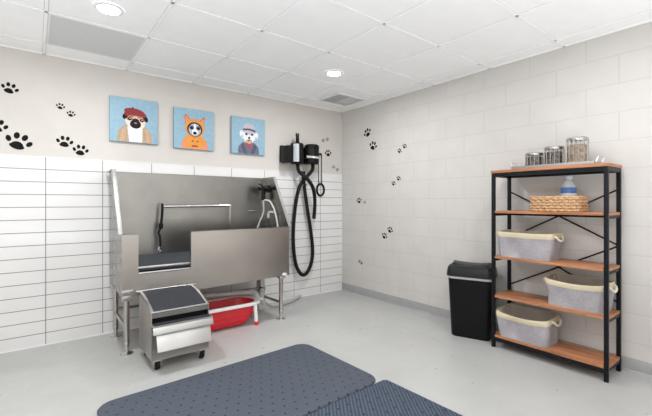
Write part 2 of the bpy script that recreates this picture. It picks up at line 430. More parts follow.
cap = [('p_slate', 'p', [(.18, .01), (.20, .20), (.32, .32), (.50, .30), (.68, .32), (.80, .20), (.82, .01)]),
       ('p_stripe', 'p', [(.34, .31), (.44, .04), (.48, .01), (.36, .01), (.28, .22)]), ('p_stripe', 'p', [(.68, .31), (.56, .04), (.52, .01), (.66, .01), (.74, .22)]),
       ('p_redscarf', 'p', [(.40, .32), (.51, .15), (.63, .32)]),
       ('p_whitefur', E_, .30, .53, .065, .11, .25), ('p_whitefur', E_, .72, .51, .065, .11, -.25), ('p_greyfur', E_, .30, .47, .035, .04, 0), ('p_greyfur', E_, .72, .45, .035, .04, 0),
       ('p_whitefur', E_, .51, .50, .185, .19, 0), ('p_tan', E_, .51, .36, .09, .075, 0), ('p_whitefur', E_, .51, .44, .10, .06, 0), ('p_greyfur', E_, .43, .55, .055, .04, .2), ('p_greyfur', E_, .60, .55, .055, .04, -.2), ('p_tan', E_, .51, .37, .05, .05, 0),
       ('p_lilac', E_, .51, .69, .185, .155, 0), ('p_stripe', 'p', [(.33, .64), (.33, .69), (.51, .71), (.70, .68), (.70, .62), (.51, .66)]),
       ('p_dark', E_, .43, .55, .032, .030, 0), ('p_dark', E_, .60, .55, .032, .030, 0), ('p_dark', E_, .51, .45, .036, .030, 0), ('p_dark', E_, .51, .38, .045, .012, 0)]
canvas(-2.762, 1.738, 'blue canvas of a pug in a red beret and tan jacket', pug)
canvas(-2.208, 1.724, 'blue canvas of a small dog in an orange eared hoodie', hood)
canvas(-1.603, 1.722, 'blue canvas of a white dog in a striped cap and grey jacket', cap)

# ------------------------------------------------------------------ paw decals
def paw(wall, u, z, s, tilt, label, mat='paw', group='paw print decals'):
    """s = overall width; wall 'b' lies in y=0, 'r' in x=0"""
    b = MB()
    tl = [(0, -.20, .30, .22, 0), (-.40, .04, .105, .15, .5), (-.15, .28, .115, .16, .15), (.17, .28, .115, .16, -.15), (.42, .04, .105, .15, -.5)]
    for cx, cz, rx, rz, rot in tl:
        pts = []
        for k in range(20):
            q = 2*PI*k/20; x = rx*math.cos(q); y = rz*math.sin(q)
            if rx > .25: y *= (1.0 if y > 0 else .75); x *= (.82 if y > .05 else 1.0)
            X = cx+x*math.cos(rot)-y*math.sin(rot); Y = cz+x*math.sin(rot)+y*math.cos(rot)
            a = X*math.cos(tilt)-Y*math.sin(tilt); c = X*math.sin(tilt)+Y*math.cos(tilt)
            pts.append((u+s*a, -.0001, z+s*c) if wall == 'b' else (-.0001, u-s*a, z+s*c))
        b.prism(pts, (0, -.0012, 0) if wall == 'b' else (-.0012, 0, 0))
    org = (u, 0, z) if wall == 'b' else (0, u, z)
    return tag(b.build('paw_print_art', mat, None, org), label, 'wall decal', group)
G1 = 'paw print decals on the back wall'; G2 = 'paw print decals on the block wall'
paw('b', -3.447, 2.081, .105, -.25, 'medium black paw print highest at the left end of the painted wall', group=G1)
paw('b', -3.522, 1.775, .125, -.15, 'black paw print cut off by the left edge of the picture', group=G1)
paw('b', -3.393, 1.664, .165, -.30, 'largest black paw print, sitting right above the tile at left', group=G1)
paw('b', -3.120, 1.991, .062, -.2, 'tiny black paw print, upper one of the pair near the pug picture', group=G1)
paw('b', -3.046, 1.938, .062, -.2, 'tiny black paw print, lower one of the pair near the pug picture', group=G1)
paw('b', -3.091, 1.694, .115, -.1, 'black paw print, upper of the two just above the tile below the tiny pair', group=G1)
paw('b', -2.978, 1.631, .112, -.1, 'black paw print touching down nearest the tile edge left of the bath', group=G1)
paw('b', -.325, 1.990, .055, .2, 'small faded paw print, lower left of the pair above the hanging cord', 'paw_grey', group=G1)
paw('b', -.255, 2.012, .055, .2, 'small faded paw print, upper right of the pair above the hanging cord', 'paw_grey', group=G1)
paw('b', -.243, 1.829, .105, .1, 'black paw print alone in the middle, right of the dryer', group=G1)
paw('b', -.150, 1.654, .055, .1, 'small faded paw print, upper one just above the tile by the corner', 'paw_grey', group=G1)
paw('b', -.085, 1.622, .055, .1, 'small faded paw print, lower one just above the tile by the corner', 'paw_grey', group=G1)
paw('r', -.491, 2.053, .125, .45, 'largest black paw print highest on the block wall', group=G2)
paw('r', -.590, 1.878, .125, -.35, 'large black paw print, second from top on the block wall', group=G2)
paw('r', -1.088, 1.815, .062, -.5, 'small black paw print, upper right of the highest small pair', 'paw', G2)
paw('r', -1.014, 1.770, .062, -.5, 'small black paw print, lower left of the highest small pair', 'paw', G2)
paw('r', -1.000, 1.456, .062, -.4, 'small black paw print, upper right of the middle small pair', 'paw', G2)
paw('r', -.924, 1.401, .062, -.4, 'small black paw print, lower left of the middle small pair', 'paw', G2)
paw('r', -.337, 1.203, .090, .2, 'black paw print nearest the room corner at hose height', group=G2)
paw('r', -.443, 1.183, .045, .2, 'tiny faded paw print right beside the corner paw print', 'paw_grey', G2)
paw('r', -.870, .857, .085, -.4, 'black paw print, upper right of the lower pair on the block wall', group=G2)
paw('r', -.781, .780, .085, -.4, 'black paw print, lower left of the lower pair on the block wall', group=G2)
paw('r', -.345, .424, .045, .6, 'tiny black paw print, left of the lowest pair above the baseboard', 'paw', G2)
paw('r', -.384, .404, .045, .6, 'tiny black paw print, right of the lowest pair above the baseboard', 'paw', G2)

# ------------------------------------------------------------------ stainless dog bath
TX0, TX1, TF, TB = -2.765, -1.262, -.66, -.045   # left, right, front, back
ZB = .46; ZR = .935; ZT = 1.455
t = thing('dog_bath', ((TX0+TX1)/2, -.35, 0), 'large brushed steel dog washing bath on four legs against the tiled wall', 'dog bath')
b = MB(); b.box(TX0+.003, TX1-.003, TB-.004, TB, ZB, ZT)
b.box(TX0, TX1, TB-.004, TB+.024, ZT-.002, ZT+.003)
b.build('back_panel', 'steel', t)
for x, sg in ((TX0, 1), (TX1, -1)):
    b = MB(); xa, xb = sorted((x, x+sg*.003))
    YK = -.345                                       # the side runs level from the wall to here, then slopes to the front
    b.prism([(xa, TB, ZB), (xa, TB, ZT), (xa, YK, ZT), (xa, TF, ZR), (xa, TF, ZB)], (xb-xa, 0, 0))
    o = b.build('side_panel', 'steel_side', t)
    d = Vector((0, TF-YK, ZR-ZT)).normalized(); nrm = Vector((0, d.z, -d.y))
    e = MB(); p0 = Vector((x-sg*.024, YK, ZT)); p1 = Vector((x-sg*.024, TF, ZR))
    e.prism([p0, p1, p1+nrm*-.004, p0+nrm*-.004], (sg*.030, 0, 0)); e.prism([p0, p1, p1-nrm*.016, p0-nrm*.016], (sg*.003, 0, 0))
    e.box(min(x-sg*.024, x+sg*.006), max(x-sg*.024, x+sg*.006), YK, TB, ZT-.002, ZT+.002)
    e.build('edge_flange', 'steel_bright', t)
# front: left post panel, notched entry, right apron
XE0, XE1, ZE = -2.650, -2.243, .628
b = MB(); b.box(TX0, XE0, TF-.003, TF, ZB, ZR).box(TX0, XE0, TF-.003, TF+.03, ZR-.003, ZR).box(XE0-.003, XE0, TF, TF+.03, ZE, ZR)
b.build('front_post_panel', 'steel_v', t)
b = MB(); b.box(XE1, TX1, TF-.003, TF, ZB, ZR).box(XE1, TX1, TF-.003, TF+.03, ZR-.003, ZR).box(XE1, XE1+.003, TF, TF+.03, ZE, ZR)
b.prism([(XE1, TF, ZB), (TX1, TF, ZB), (TX1, TF, ZB-.012), (XE1, TF, ZB-.03)], (0, -.003, 0))
b.build('front_apron', 'steel_v', t)
b = MB(); b.box(XE0, XE1, TF-.002, TF+.001, ZB-.01, ZE-.012); b.build('entry_panel', 'steel_v', t)
b = MB(); b.box(XE0, XE1, TF-.008, TF+.022, ZE-.012, ZE+.004, .003); b.build('entry_lip', 'steel_bright', t)
b = MB(); b.prism([(TX0+.004, TB-.005, ZB+.06), (TX0+.004, TF+.002, ZB+.02), (TX0+.004, TF+.002, ZB), (TX0+.004, TB-.005, ZB)], (TX1-TX0-.008, 0, 0)); b.build('basin_floor', 'steel', t)
b = MB(); b.prism([(TX0+.006, TB-.012, .690), (TX0+.006, TF+.030, .655), (TX0+.006, TF+.030, .640), (TX0+.006, TB-.012, .675)], (TX1-TX0-.012, 0, 0)); b.build('standing_rack', 'tubmat', t)
b = MB(); b.box(XE0, XE1, TF+.022, TF+.036, .655, .672, .002); b.build('rack_edge', 'steel_bright', t)
# legs
for x, y in ((-2.725, -.615), (-1.325, -.605), (-2.725, -.115), (-1.355, -.175)):
    b = MB(); b.lathe([(.021, .06), (.021, ZB)], (x, y, 0), 18); lg = b.build('leg', 'steel_leg', t)
    MB().lathe([(.047, 0), (.047, .008), (.030, .014), (.016, .02), (.016, .075), (.024, .08), (.024, .10)], (x, y, 0), 20).build('foot', 'steel_bright', lg)
    MB().box(x-.032, x+.032, y-.032, y+.032, ZB-.045, ZB, .004).build('socket', 'steel_bright', lg)
MB().tube([(-2.725, -.115, .20), (-2.725, -.615, .20)], .014, 12).build('side_brace', 'steel_leg', t)
MB().tube([(-1.355, -.175, .17), (-1.325, -.605, .17)], .014, 12).build('side_brace', 'steel_leg', t)
b = MB(); b.tube([(-2.725, -.115, .235), (-1.355, -.175, .235)], .014, 12); b.build('rear_brace', 'steel_leg', t)
# oval badge
b = MB(); b.lathe([(.030, 0), (.030, -.003), (.026, -.005)], (0, 0, 0), 24, 'y'); bmesh.ops.scale(b.bm, vec=(1, 1, .5), verts=list(b.bm.verts)); bmesh.ops.translate(b.bm, vec=(-1.318, TF-.003, .462), verts=list(b.bm.verts)); b.build('oval_badge', 'badge', t)
b = MB(); b.box(-2.765, -2.685, TF-.006, TF-.003, .47, .505, .001); b.build('corner_plate', 'steel_bright', t)
# drain
b = MB(); b.lathe([(.045, 0), (.045, .02), (.028, .03), (.026, .18)], (-1.40, -.33, .26), 18); b.build('drain_pipe', 'steel_leg', t)
b = MB(); b.tube([(-1.40, -.33, .30), (-1.40, -.335, .17), (-1.39, -.36, .11), (-1.43, -.39, .09), (-1.47, -.41, .12), (-1.49, -.41, .21), (-1.53, -.40, .265), (-1.62, -.385, .27), (-2.25, -.30, .295), (-2.55, -.20, .30)], .027, 14, 5)
b.tube([(-1.40, -.33, .235), (-1.40, -.33, .20)], .036, 14).tube([(-1.49, -.41, .155), (-1.49, -.41, .19)], .036, 14); b.build('drain_trap', 'pvc', t)
b = MB(); b.tube([(-1.37, -.32, .12), (-1.22, -.25, .035), (-1.05, -.20, .016), (-.90, -.14, .016), (-.76, -.055, .016), (-.70, -.032, .03)], .014, 10, 6); b.build('drain_hose', 'grey_hose', t)
# rail, soap ledge, taps
YB = TB-.004
b = MB(); b.tube([(-2.335, YB-.055, 1.143), (-1.652, YB-.055, 1.148)], .013, 12); b.tube([(-1.652, YB, 1.148), (-1.652, YB-.06, 1.148)], .012, 12).tube([(-2.335, YB, 1.143), (-2.335, YB-.06, 1.143)], .012, 12)
r_ = b.build('tether_rail', 'chrome', t)
MB().tube([(-1.652, YB-.055, 1.148), (-1.652, YB-.05, .90)], .004, 8).build('drop_wire', 'steel_bright', r_)
MB().box(-1.42, -1.31, YB-.03, YB, 1.085, 1.093, .002).build('soap_ledge', 'chrome', t)
XS = TX1-.003
b = MB(); b.box(XS-.012, XS, -.262, -.182, 1.290, 1.372, .005); b.tube([(XS-.01, -.222, 1.335), (XS-.06, -.222, 1.335)], .026, 16)
b.tube([(XS-.045, -.290, 1.338), (XS-.045, -.158, 1.338)], .013, 12).lathe([(.012, 0), (.022, .006), (.024, .03), (.016, .036)], (XS-.045, -.158, 1.338), 14, 'y').lathe([(.016, -.036), (.024, -.03), (.022, -.006), (.012, 0)], (XS-.045, -.290, 1.338), 14, 'y')
b.tube([(XS-.050, -.222, 1.345), (XS-.054, -.224, 1.27), (XS-.055, -.225, 1.205)], .023, 14)
b.tube([(XS-.05, -.205, 1.36), (XS-.085, -.18, 1.385)], .008, 10)
fc = b.build('tap', 'black_gloss', t)
MB().tube([(XS-.055, -.225, 1.21), (XS-.052, -.222, 1.16), (-1.305, -.20, 1.075), (-1.335, -.167, .965), (-1.362, -.13, .853), (-1.375, -.13, .75)], .0085, 10, 5).build('spray_hose', 'white_hose', fc)
MB().tube([(XS-.055, -.228, 1.21), (-1.305, -.27, 1.205), (-1.292, -.32, 1.192), (-1.287, -.393, 1.12), (-1.285, -.446, 1.017), (-1.285, -.486, .872), (-1.288, -.49, .75)], .0085, 10, 5).build('spray_hose', 'white_hose', fc)
MB().tube([(-1.285, -.40, 1.075), (-1.295, -.33, 1.078), (-1.300, -.305, 1.062), (-1.300, -.303, 1.015)], .0125, 10, 3).build('spray_nozzle', 'white_hose', fc)
# tether hanging from the rail
b = MB(); b.tube([(-2.335, YB-.055, 1.163), (-2.338, YB-.078, 1.14), (-2.343, YB-.08, 1.05), (-2.352, YB-.085, .98)], .012, 8, 4)
b.lathe([(.012, 0), (.020, .01), (.020, .05), (.010, .06)], (-2.352, YB-.085, .93), 12)
tt = thing('tether_strap', (-2.345, YB-.08, .74), 'black tether strap with clip hanging from the rail inside the bath', 'leash')
b.build('strap', 'rubber', tt)
b = MB(); b.tube([(-2.352, YB-.085, .945), (-2.375, YB-.088, .90), (-2.365, YB-.09, .87), (-2.36, YB-.095, .80), (-2.365, YB-.10, .765)], .011, 8, 4); b.build('lower_strap', 'rubber', tt)
b = MB(); b.tube([(-2.365, YB-.10, .77), (-2.378, YB-.102, .75), (-2.372, YB-.103, .725), (-2.355, YB-.102, .735), (-2.358, YB-.10, .765)], .004, 8, 4); b.build('clip', 'chrome', tt)

# ------------------------------------------------------------------ rolling steps in front of the bath
SX0, SX1, SYF, SYB = -2.652, -2.248, -1.085, -.700
t = thing('rolling_dog_step', ((SX0+SX1)/2, (SYF+SYB)/2, 0), 'steel rolling dog step with curved black tread parked before the bath', 'dog step')
top = [(SYF, .405)]
for k in range(9):
    u = k/8; top.append((SYF+.002+(SYB-SYF-.002)*u, .413+.075*math.sin(u*PI/2)))
side = [(SYB, .075), (SYF, .075)] + top
for x in (SX0, SX1-.004):
    MB().prism([(x, y, z) for y, z in side], (.004, 0, 0)).build('side_panel', 'steel_v', t)
b = MB(); b.box(SX0+.004, SX1-.004, SYB-.004, SYB, .075, .48).box(SX0+.004, SX1-.004, SYF+.004, SYB-.004, .075, .08); b.box(SX0+.004, SX1-.004, SYF, SYF+.003, .075, .155); b.box(SX0+.004, SX1-.004, SYF, SYF+.003, .374, .406); b.box(SX0+.004, SX1-.004, SYF+.003, SYF+.012, .155, .315)
b.build('body', 'steel_v', t)
MB().box(SX0+.004, SX1-.004, SYF+.03, SYF+.036, .09, .40).build('slot_backing', 'black', t)
b = MB()
b.prism([(SX0+.018, y+.012 if i == 0 else y, z+.001) for i, (y, z) in enumerate(top[1:])] + [(SX0+.018, y, z-.008) for y, z in top[:0:-1]], (SX1-SX0-.036, 0, 0))
b.build('tread', 'tread', t)
b = MB()
for x in (SX0, SX1-.018):
    b.prism([(x, y, z+.004) for y, z in top[1:]] + [(x, y, z-.004) for y, z in top[:0:-1]], (.018, 0, 0))
b.box(SX0, SX1, SYF-.004, SYF+.012, .404, .420, .003)
b.build('tread_trim', 'steel_bright', t)
# hinge bar and brackets at the top rear
b = MB(); b.tube([(SX0-.025, SYB+.012, .492), (SX1+.025, SYB+.012, .492)], .007, 10)
for x in (SX0-.02, SX1-.045): b.box(x, x+.07, SYB-.022, SYB+.022, .485, .502, .004)
b.build('hinge_bar', 'steel_bright', t)
# fold-out lower step, with grip lip
b = MB(); b.box(SX0-.003, SX1+.010, SYF-.060, SYF+.02, .322, .333, .002); b.prism([(SX0-.003, SYF-.056, .333), (SX0-.003, SYF-.048, .333), (SX0-.003, SYF-.066, .276), (SX0-.003, SYF-.074, .276)], (SX1-SX0+.013, 0, 0), .002)
fo = b.build('fold_out_step', 'steel_flap', t)
MB().box(SX0+.008, SX1-.002, SYF-.050, SYF+.01, .333, .3365).build('step_tread', 'tread', fo)
b = MB(); b.prism([(SX0+.022, SYF-.040, .266), (SX0+.022, SYF-.030, .268), (SX0+.022, SYF-.072, .160), (SX0+.022, SYF-.082, .158)], (SX1-SX0-.026, 0, 0), .002); b.build('front_flap', 'steel_flap', t)
def caster(x, y):
    b = MB(); b.box(x-.026, x+.026, y-.024, y+.024, .066, .075, .002)
    b.prism([(x-.025, y-.018, .07), (x-.025, y+.022, .07), (x-.025, y+.020, .022), (x-.025, y-.006, .022)], (.004, 0, 0)).prism([(x+.021, y-.018, .07), (x+.021, y+.022, .07), (x+.021, y+.020, .022), (x+.021, y-.006, .022)], (.004, 0, 0))
    c = b.build('caster', 'steel_bright', t)
    MB().lathe([(.012, -.016), (.030, -.016), (.034, -.010), (.034, .010), (.030, .016), (.012, .016)], (x, y+.008, .034), 20, 'x').build('wheel', 'black', c)
for x in (SX0+.045, SX1-.045):
    for y in (SYF+.03, SYB-.05): caster(x, y)

# ------------------------------------------------------------------ red folding tub
t = thing('collapsible_tub', (-1.88, -.42, 0), 'red collapsible plastic tub with white rim and legs under the bath', 'tub')
RC = (-1.89, -.435); b = MB()
rings = []
for w, d, z in ((.42, .20, .012), (.50, .24, .015), (.56, .265, .055), (.58, .285, .060), (.62, .295, .105), (.64, .315, .110), (.66, .32, .165), (.68, .335, .205)):
    rings.append(rrect(*RC, w, d, min(.13, d*.45), z))
for w, d, z in ((.665, .32, .205), (.645, .305, .165), (.60, .28, .11), (.545, .25, .06), (.48, .22, .022)):
    rings.append(rrect(*RC, w, d, min(.13, d*.45), z))
b.loft(rings); b.build('basin', 'red', t)
b = MB(); b.loft([rrect(*RC, w, d, min(.14, d*.45), z) for w, d, z in ((.690, .345, .195), (.735, .39, .195), (.742, .396, .208), (.735, .39, .220), (.67, .325, .220), (.66, .315, .210), (.672, .328, .2), (.690, .345, .195))], False, False); b.build('rim', 'white_plastic', t)
b = MB(); b.box(RC[0]+.350, RC[0]+.41, RC[1]-.08, RC[1]+.08, .203, .218, .006); b.build('rim_handle', 'white_plastic', t)
for sx in (-1, 1):
    for sy in (-1, 1):
        x = RC[0]+sx*.285; y = RC[1]+sy*.172
        b = MB(); b.tube([(x-sx*.012, y, .20), (x, y+sy*.006, .035)], .019, 12); lg = b.build('leg', 'white_plastic', t)
        MB().tube([(x, y+sy*.006, .036), (x+sx*.003, y+sy*.007, 0)], .021, 12).build('foot', 'red', lg)

# ------------------------------------------------------------------ wall dryer
t = thing('pet_dryer', (-.76, -.01, 1.64), 'black twin motor pet dryer mounted on the wall above the hoses', 'pet dryer')
MB().box(-.985, -.55, -.05, -.004, 1.66, 1.86, .004).box(-.995, -.915, -.20, -.05, 1.645, 1.845, .012).build('wall_bracket', 'black', t)
def can(x, r, y, z0, z1):
    return MB().lathe([(.02, 0), (r*.86, 0), (r*.97, .012), (r, .03), (r, z1-z0-.03), (r*.97, z1-z0-.012), (r*.86, z1-z0), (.02, z1-z0)], (x, y, z0), 28)
c1 = can(-.825, .082, -.14, 1.640, 1.885).build('motor_canister', 'black', t)
MB().lathe([(.030, 0), (.034, .02), (.022, .035), (.019, .10), (.024, .105), (.021, .135)], (-.818, -.14, 1.87), 18).build('intake_nozzle', 'black_gloss', c1)
b = MB(); n = 8
for dz0, dz1 in ((1.66, 1.87),):
    pa = [(-.825+.0835*math.cos(a), -.14+.0835*math.sin(a)) for a in [math.radians(206+ k*6) for k in range(n+1)]]
    pb = [(-.825+.0815*math.cos(a), -.14+.0815*math.sin(a)) for a in [math.radians(206+ k*6) for k in range(n+1)]]
    b.prism([(x, y, dz0) for x, y in pa]+[(x, y, dz0) for x, y in pb[::-1]], (0, 0, dz1-dz0))
b.build('label_strip', 'label_grey', c1)
c2 = can(-.615, .090, -.15, 1.645, 1.885).build('motor_canister', 'black_gloss', t)
MB().lathe([(.0905, 0), (.093, .003), (.093, .028), (.0905, .031)], (-.615, -.15, 1.84), 28, cap0=False, cap1=False).build('ring_cap', 'black', c2)
b = MB(); b.lathe([(.091, 0), (.094, .002), (.094, .026), (.091, .028)], (-.615, -.15, 1.712), 28, cap0=False, cap1=False); b.box(-.75, -.66, -.235, -.215, 1.712, 1.740, .004); b.build('chrome_strap', 'chrome', t)
hA = [(-.600, -.15, 1.65), (-.610, -.15, 1.575), (-.69, -.13, 1.48), (-.763, -.10, 1.368), (-.806, -.08, 1.15), (-.830, -.07, .873), (-.828, -.07, .632), (-.792, -.07, .424), (-.715, -.07, .300), (-.632, -.07, .308), (-.560, -.07, .436), (-.545, -.07, .611), (-.583, -.075, .863), (-.637, -.085, 1.112), (-.682, -.095, 1.334), (-.704, -.10, 1.455)]
hB = [(-.815, -.14, 1.645), (-.800, -.15, 1.55), (-.70, -.19, 1.455), (-.607, -.17, 1.347), (-.553, -.13, 1.186), (-.545, -.10, .98)]
def corr(r, n):
    return lambda u: r*(1+.07*math.sin(u*n*2*PI))
for nm, pts, n in (('dryer_hose', hA, 150), ('dryer_hose', hB, 45)):
    b = MB(); b.tube(pts, corr(.022, n), 12, 40); b.build(nm, 'rubber', t, sharp=80)
b = MB(); b.tube([(-.704, -.10, 1.44), (-.708, -.105, 1.50), (-.712, -.11, 1.56)], .024, 14); b.build('hose_cuff', 'black_gloss', t)
b = MB(); b.tube([(-.735, -.10, 1.392), (-.66, -.10, 1.398)], .012, 8); b.build('hose_hook', 'steel_bright', t)

t = thing('cord_loop', (-.39, 0, 1.30), 'thin black cord with a black ring hanging from a wall hook', 'cord')
b = MB(); b.tube([(-.43, 0, 1.805), (-.43, -.03, 1.805), (-.43, -.032, 1.825)], .010, 10, 3).tube([(-.43, -.02, 1.805), (-.37, -.02, 1.805)], .013, 10); b.build('hook', 'black', t)
b = MB(); b.tube([(-.423, -.03, 1.80), (-.421, -.028, 1.62), (-.417, -.028, 1.42)], .0055, 8, 6).tube([(-.372, -.03, 1.80), (-.370, -.028, 1.62), (-.368, -.028, 1.42)], .0055, 8, 6); b.build('cord', 'black', t)
b = MB(); b.tube([(-.385+.058*math.cos(a), -.024, 1.345+.075*math.sin(a)) for a in [2*PI*k/28 for k in range(28)]], .013, 10, 0, True); b.build('ring', 'black_gloss', t)

# ------------------------------------------------------------------ floor mats
def fmat(cx, cy, w, d, rot, r, matn, label):
    b = MB(); rings = []
    for k, z in ((0, .0005), (0, .006), (.006, .0125), (.016, .015)): rings.append(rrect(0, 0, w-2*k, d-2*k, max(r-k, .01), z, 0, 7))
    b.loft(rings)
    o = b.build('floor_mat', matn, None, (0, 0, 0), 40); o.location = (cx, cy, 0); o.rotation_euler = (0, 0, rot)
    return tag(o, label, 'floor mat', 'rubber floor mats')
fmat(-2.246, -1.742, 1.510, .858, math.radians(2.2), .10, 'mat_smooth', 'smooth slate grey rubber mat with dimples lying before the dog step')
fmat(-2.222, -2.614, 1.575, .870, math.radians(2.2), .035, 'mat_ribbed', 'ribbed blue grey rubber mat in the nearest foreground')

# ------------------------------------------------------------------ waste bin
t = thing('waste_bin', (-.21, -2.04, 0), 'tall black plastic waste bin with domed lid beside the shelf unit', 'bin')
ROT = math.radians(21); BC = (-.212, -2.038)
def br(a, d, r, z): return rrect(*BC, d, a, r, z, ROT, 6)
b = MB(); b.loft([br(.310, .215, .04, .002), br(.325, .225, .045, .012), br(.375, .252, .05, .525), br(.375, .252, .05, .535)]); b.build('body', 'black', t)
b = MB(); b.loft([br(.378, .255, .052, .510), br(.388, .264, .052, .516), br(.388, .264, .052, .530), br(.378, .255, .052, .533)], False, False); b.build('bin_liner', 'pvc', t)
b = MB(); b.loft([br(.392, .266, .055, .530), br(.402, .276, .055, .534), br(.398, .272, .055, .560), br(.384, .256, .055, .604), br(.362, .230, .055, .622), br(.32, .18, .055, .631), br(.2, .10, .04, .634)]); ld = b.build('lid', 'lid_black', t)
b = MB()
rg = []
for i in range(9):
    u = -1+2*i/8; h = .008+.014*u*u
    w = .10*math.cos(u*.35)
    rg.append([(BC[0]+(x)*math.cos(ROT)-(u*.15)*math.sin(ROT), BC[1]+x*math.sin(ROT)+(u*.15)*math.cos(ROT), z) for x, z in ((-w, .605), (-w*.8, .628+h*.6), (0, .634+h), (w*.8, .628+h*.6), (w, .605))])
b.loft(rg); b.build('swing_flap', 'lid_black', ld)

# ------------------------------------------------------------------ shelf unit
FX, BX, Y0, Y1 = -.335, -.045, -3.073, -2.283      # front, back, right end, left end
P = .025
t = thing('shelf_unit', ((FX+BX)/2, (Y0+Y1)/2, 0), 'tall open shelf unit with black metal frame and five wooden boards', 'shelf unit')
for x in (FX, BX-P):
    for y in (Y0, Y1-P):
        MB().box(x, x+P, y, y+P, 0, 1.418, .002).build('post', 'black_metal', t)
lev = (.105, .428, .745, 1.113)
for i, z in enumerate(lev):
    b = MB(); b.box(FX+.004, BX-.004, Y0+P+.001, Y1-P-.001, z-.020, z, .002); b.box(FX+P+.001, BX-P-.001, Y0+.003, Y1-.003, z-.0195, z-.0005)
    b.build('shelf_board', 'wood', t)
    b = MB(); zz = z-.020
    if i == 0:
        b.box(FX+.002, FX+.022, Y0+P, Y1-P, zz-.03, zz)
    b.box(FX+P, BX-P, Y0+.004, Y0+.024, zz-.022, zz).box(FX+P, BX-P, Y1-.024, Y1-.004, zz-.022, zz)
    b.box(BX-.022, BX-.002, Y0+P, Y1-P, zz-.022, zz)
    b.build('shelf_rail', 'black_metal', t)
MB().box(FX-.004, BX+.004, Y0-.004, Y1+.004, 1.419, 1.440, .002).build('shelf_board', 'wood', t)
b = MB(); b.box(FX+.001, FX+P-.001, Y0+P, Y1-P, 1.389, 1.4185).box(BX-P, BX, Y0+P, Y1-P, 1.389, 1.4185).box(FX+P, BX-P, Y0, Y0+P, 1.389, 1.4185).box(FX+P, BX-P, Y1-P, Y1, 1.389, 1.4185); b.build('top_rail', 'black_metal', t)
XB = BX-.006
for za, zb in ((1.274, .876), (.874, .474)):
    MB().tube([(XB, Y1-P/2, za), (XB, Y0+P/2, zb)], .006, 8).build('cross_brace', 'black_metal', t)
    MB().tube([(XB-.004, Y1-P/2, zb), (XB-.004, Y0+P/2, za)], .006, 8).build('cross_brace', 'black_metal', t)

# ------------------------------------------------------------------ things on the shelves
def fabric_bin(x0, x1, y0, y1, z, h, seed, label, slump=0):
    rnd = random.Random(seed)
    cx, cy = (x0+x1)/2, (y0+y1)/2; d, w = x1-x0, y1-y0
    t = thing('fabric_bin', (cx, cy, z), label, 'storage bin', 'fabric bins on the shelves')
    ph = [rnd.uniform(0, 6) for _ in range(6)]
    def ring(u, zz, inset, wob=1):
        f = .90+.10*u
        r = rrect(cx, cy, d*f-2*inset, w*f-2*inset, .035, zz, 0, 6)
        out = []
        # resample to get points along the straight sides
        n = len(r); pts = []
        for i in range(n):
            a, c = Vector(r[i]), Vector(r[(i+1) % n]); k = 6 if (c-a).length > .06 else 1
            for j in range(k): pts.append(a+(c-a)*j/k)
        for p in pts:
            dx, dy = p.x-cx, p.y-cy
            a = math.atan2(dy/w, dx/d)
            bulge = math.sin(u*PI)*.004*math.sin(3*a+ph[0])+.003*math.sin(5*a+ph[1]+u*4)*wob*min(1, u*3+.2)
            s = 1+bulge/.15-.02*math.sin(u*PI)*wob
            mid = max(0, 1-(2*dy/w)**2)
            sag = -(.006*max(0, math.cos(2*a))*(.6+.4*math.sin(a+ph[2]))+slump*max(0, -2*dx/d)*(.35+.65*mid))*u*wob
            if dx < 0: dx *= 1+.05*math.sin(u*PI)*math.sin(dy*16+ph[3])*wob
            out.append((cx+dx*s, cy+dy*s, p.z+sag))
        return out
    us = [0, .03, .12, .25, .4, .55, .7, .82]
    o = .0006
    rings = [ring(u, z+o+h*u, 0) for u in us]
    b = MB(); b.loft(rings, True, False); b.build('bag', 'linen', t, sharp=60)
    rings = [ring(u, z+o+h*u, .004-(.006 if u < 1 else 0)) for u in (.80, .84, .92, 1.0)]
    rings += [ring(1.0, z+o+h*1.0, .006)] + [ring(u, z+o+h*u, .006) for u in (.92, .8)]
    b = MB(); b.loft(rings, False, False); b.build('rim_band', 'cream', t, sharp=60)
    rings = [ring(u, z+o+h*u, .0075) for u in (.97, .8, .6, .4, .2, .06)]
    b = MB(); b.loft(rings, False, True); b.build('lining', 'lining', t, sharp=60)
    for sg in (-1, 1):
        yy = cy+sg*(w/2*.985+.004); zt = z+h*.86
        b = MB(); b.tube([(cx-.062, yy-sg*.016, zt), (cx-.058, yy+sg*.006, zt+.001), (cx-.035, yy+sg*.018, zt-.020), (cx, yy+sg*.020, zt-.028), (cx+.035, yy+sg*.018, zt-.020), (cx+.058, yy+sg*.006, zt+.001), (cx+.062, yy-sg*.016, zt)], .0085, 10, 5)
        b.build('rope_handle', 'rope', t)
    return t
fabric_bin(-.330, -.075, -2.729, -2.312, .745, .205, 3, 'grey fabric bin with cream band on the middle board at left', .006)
fabric_bin(-.306, -.072, -3.052, -2.664, .428, .205, 5, 'grey fabric bin with cream band on the second lowest board at right', .024)
fabric_bin(-.335, -.075, -2.715, -2.312, .105, .215, 8, 'grey fabric bin with cream band on the lowest board at left', .036)

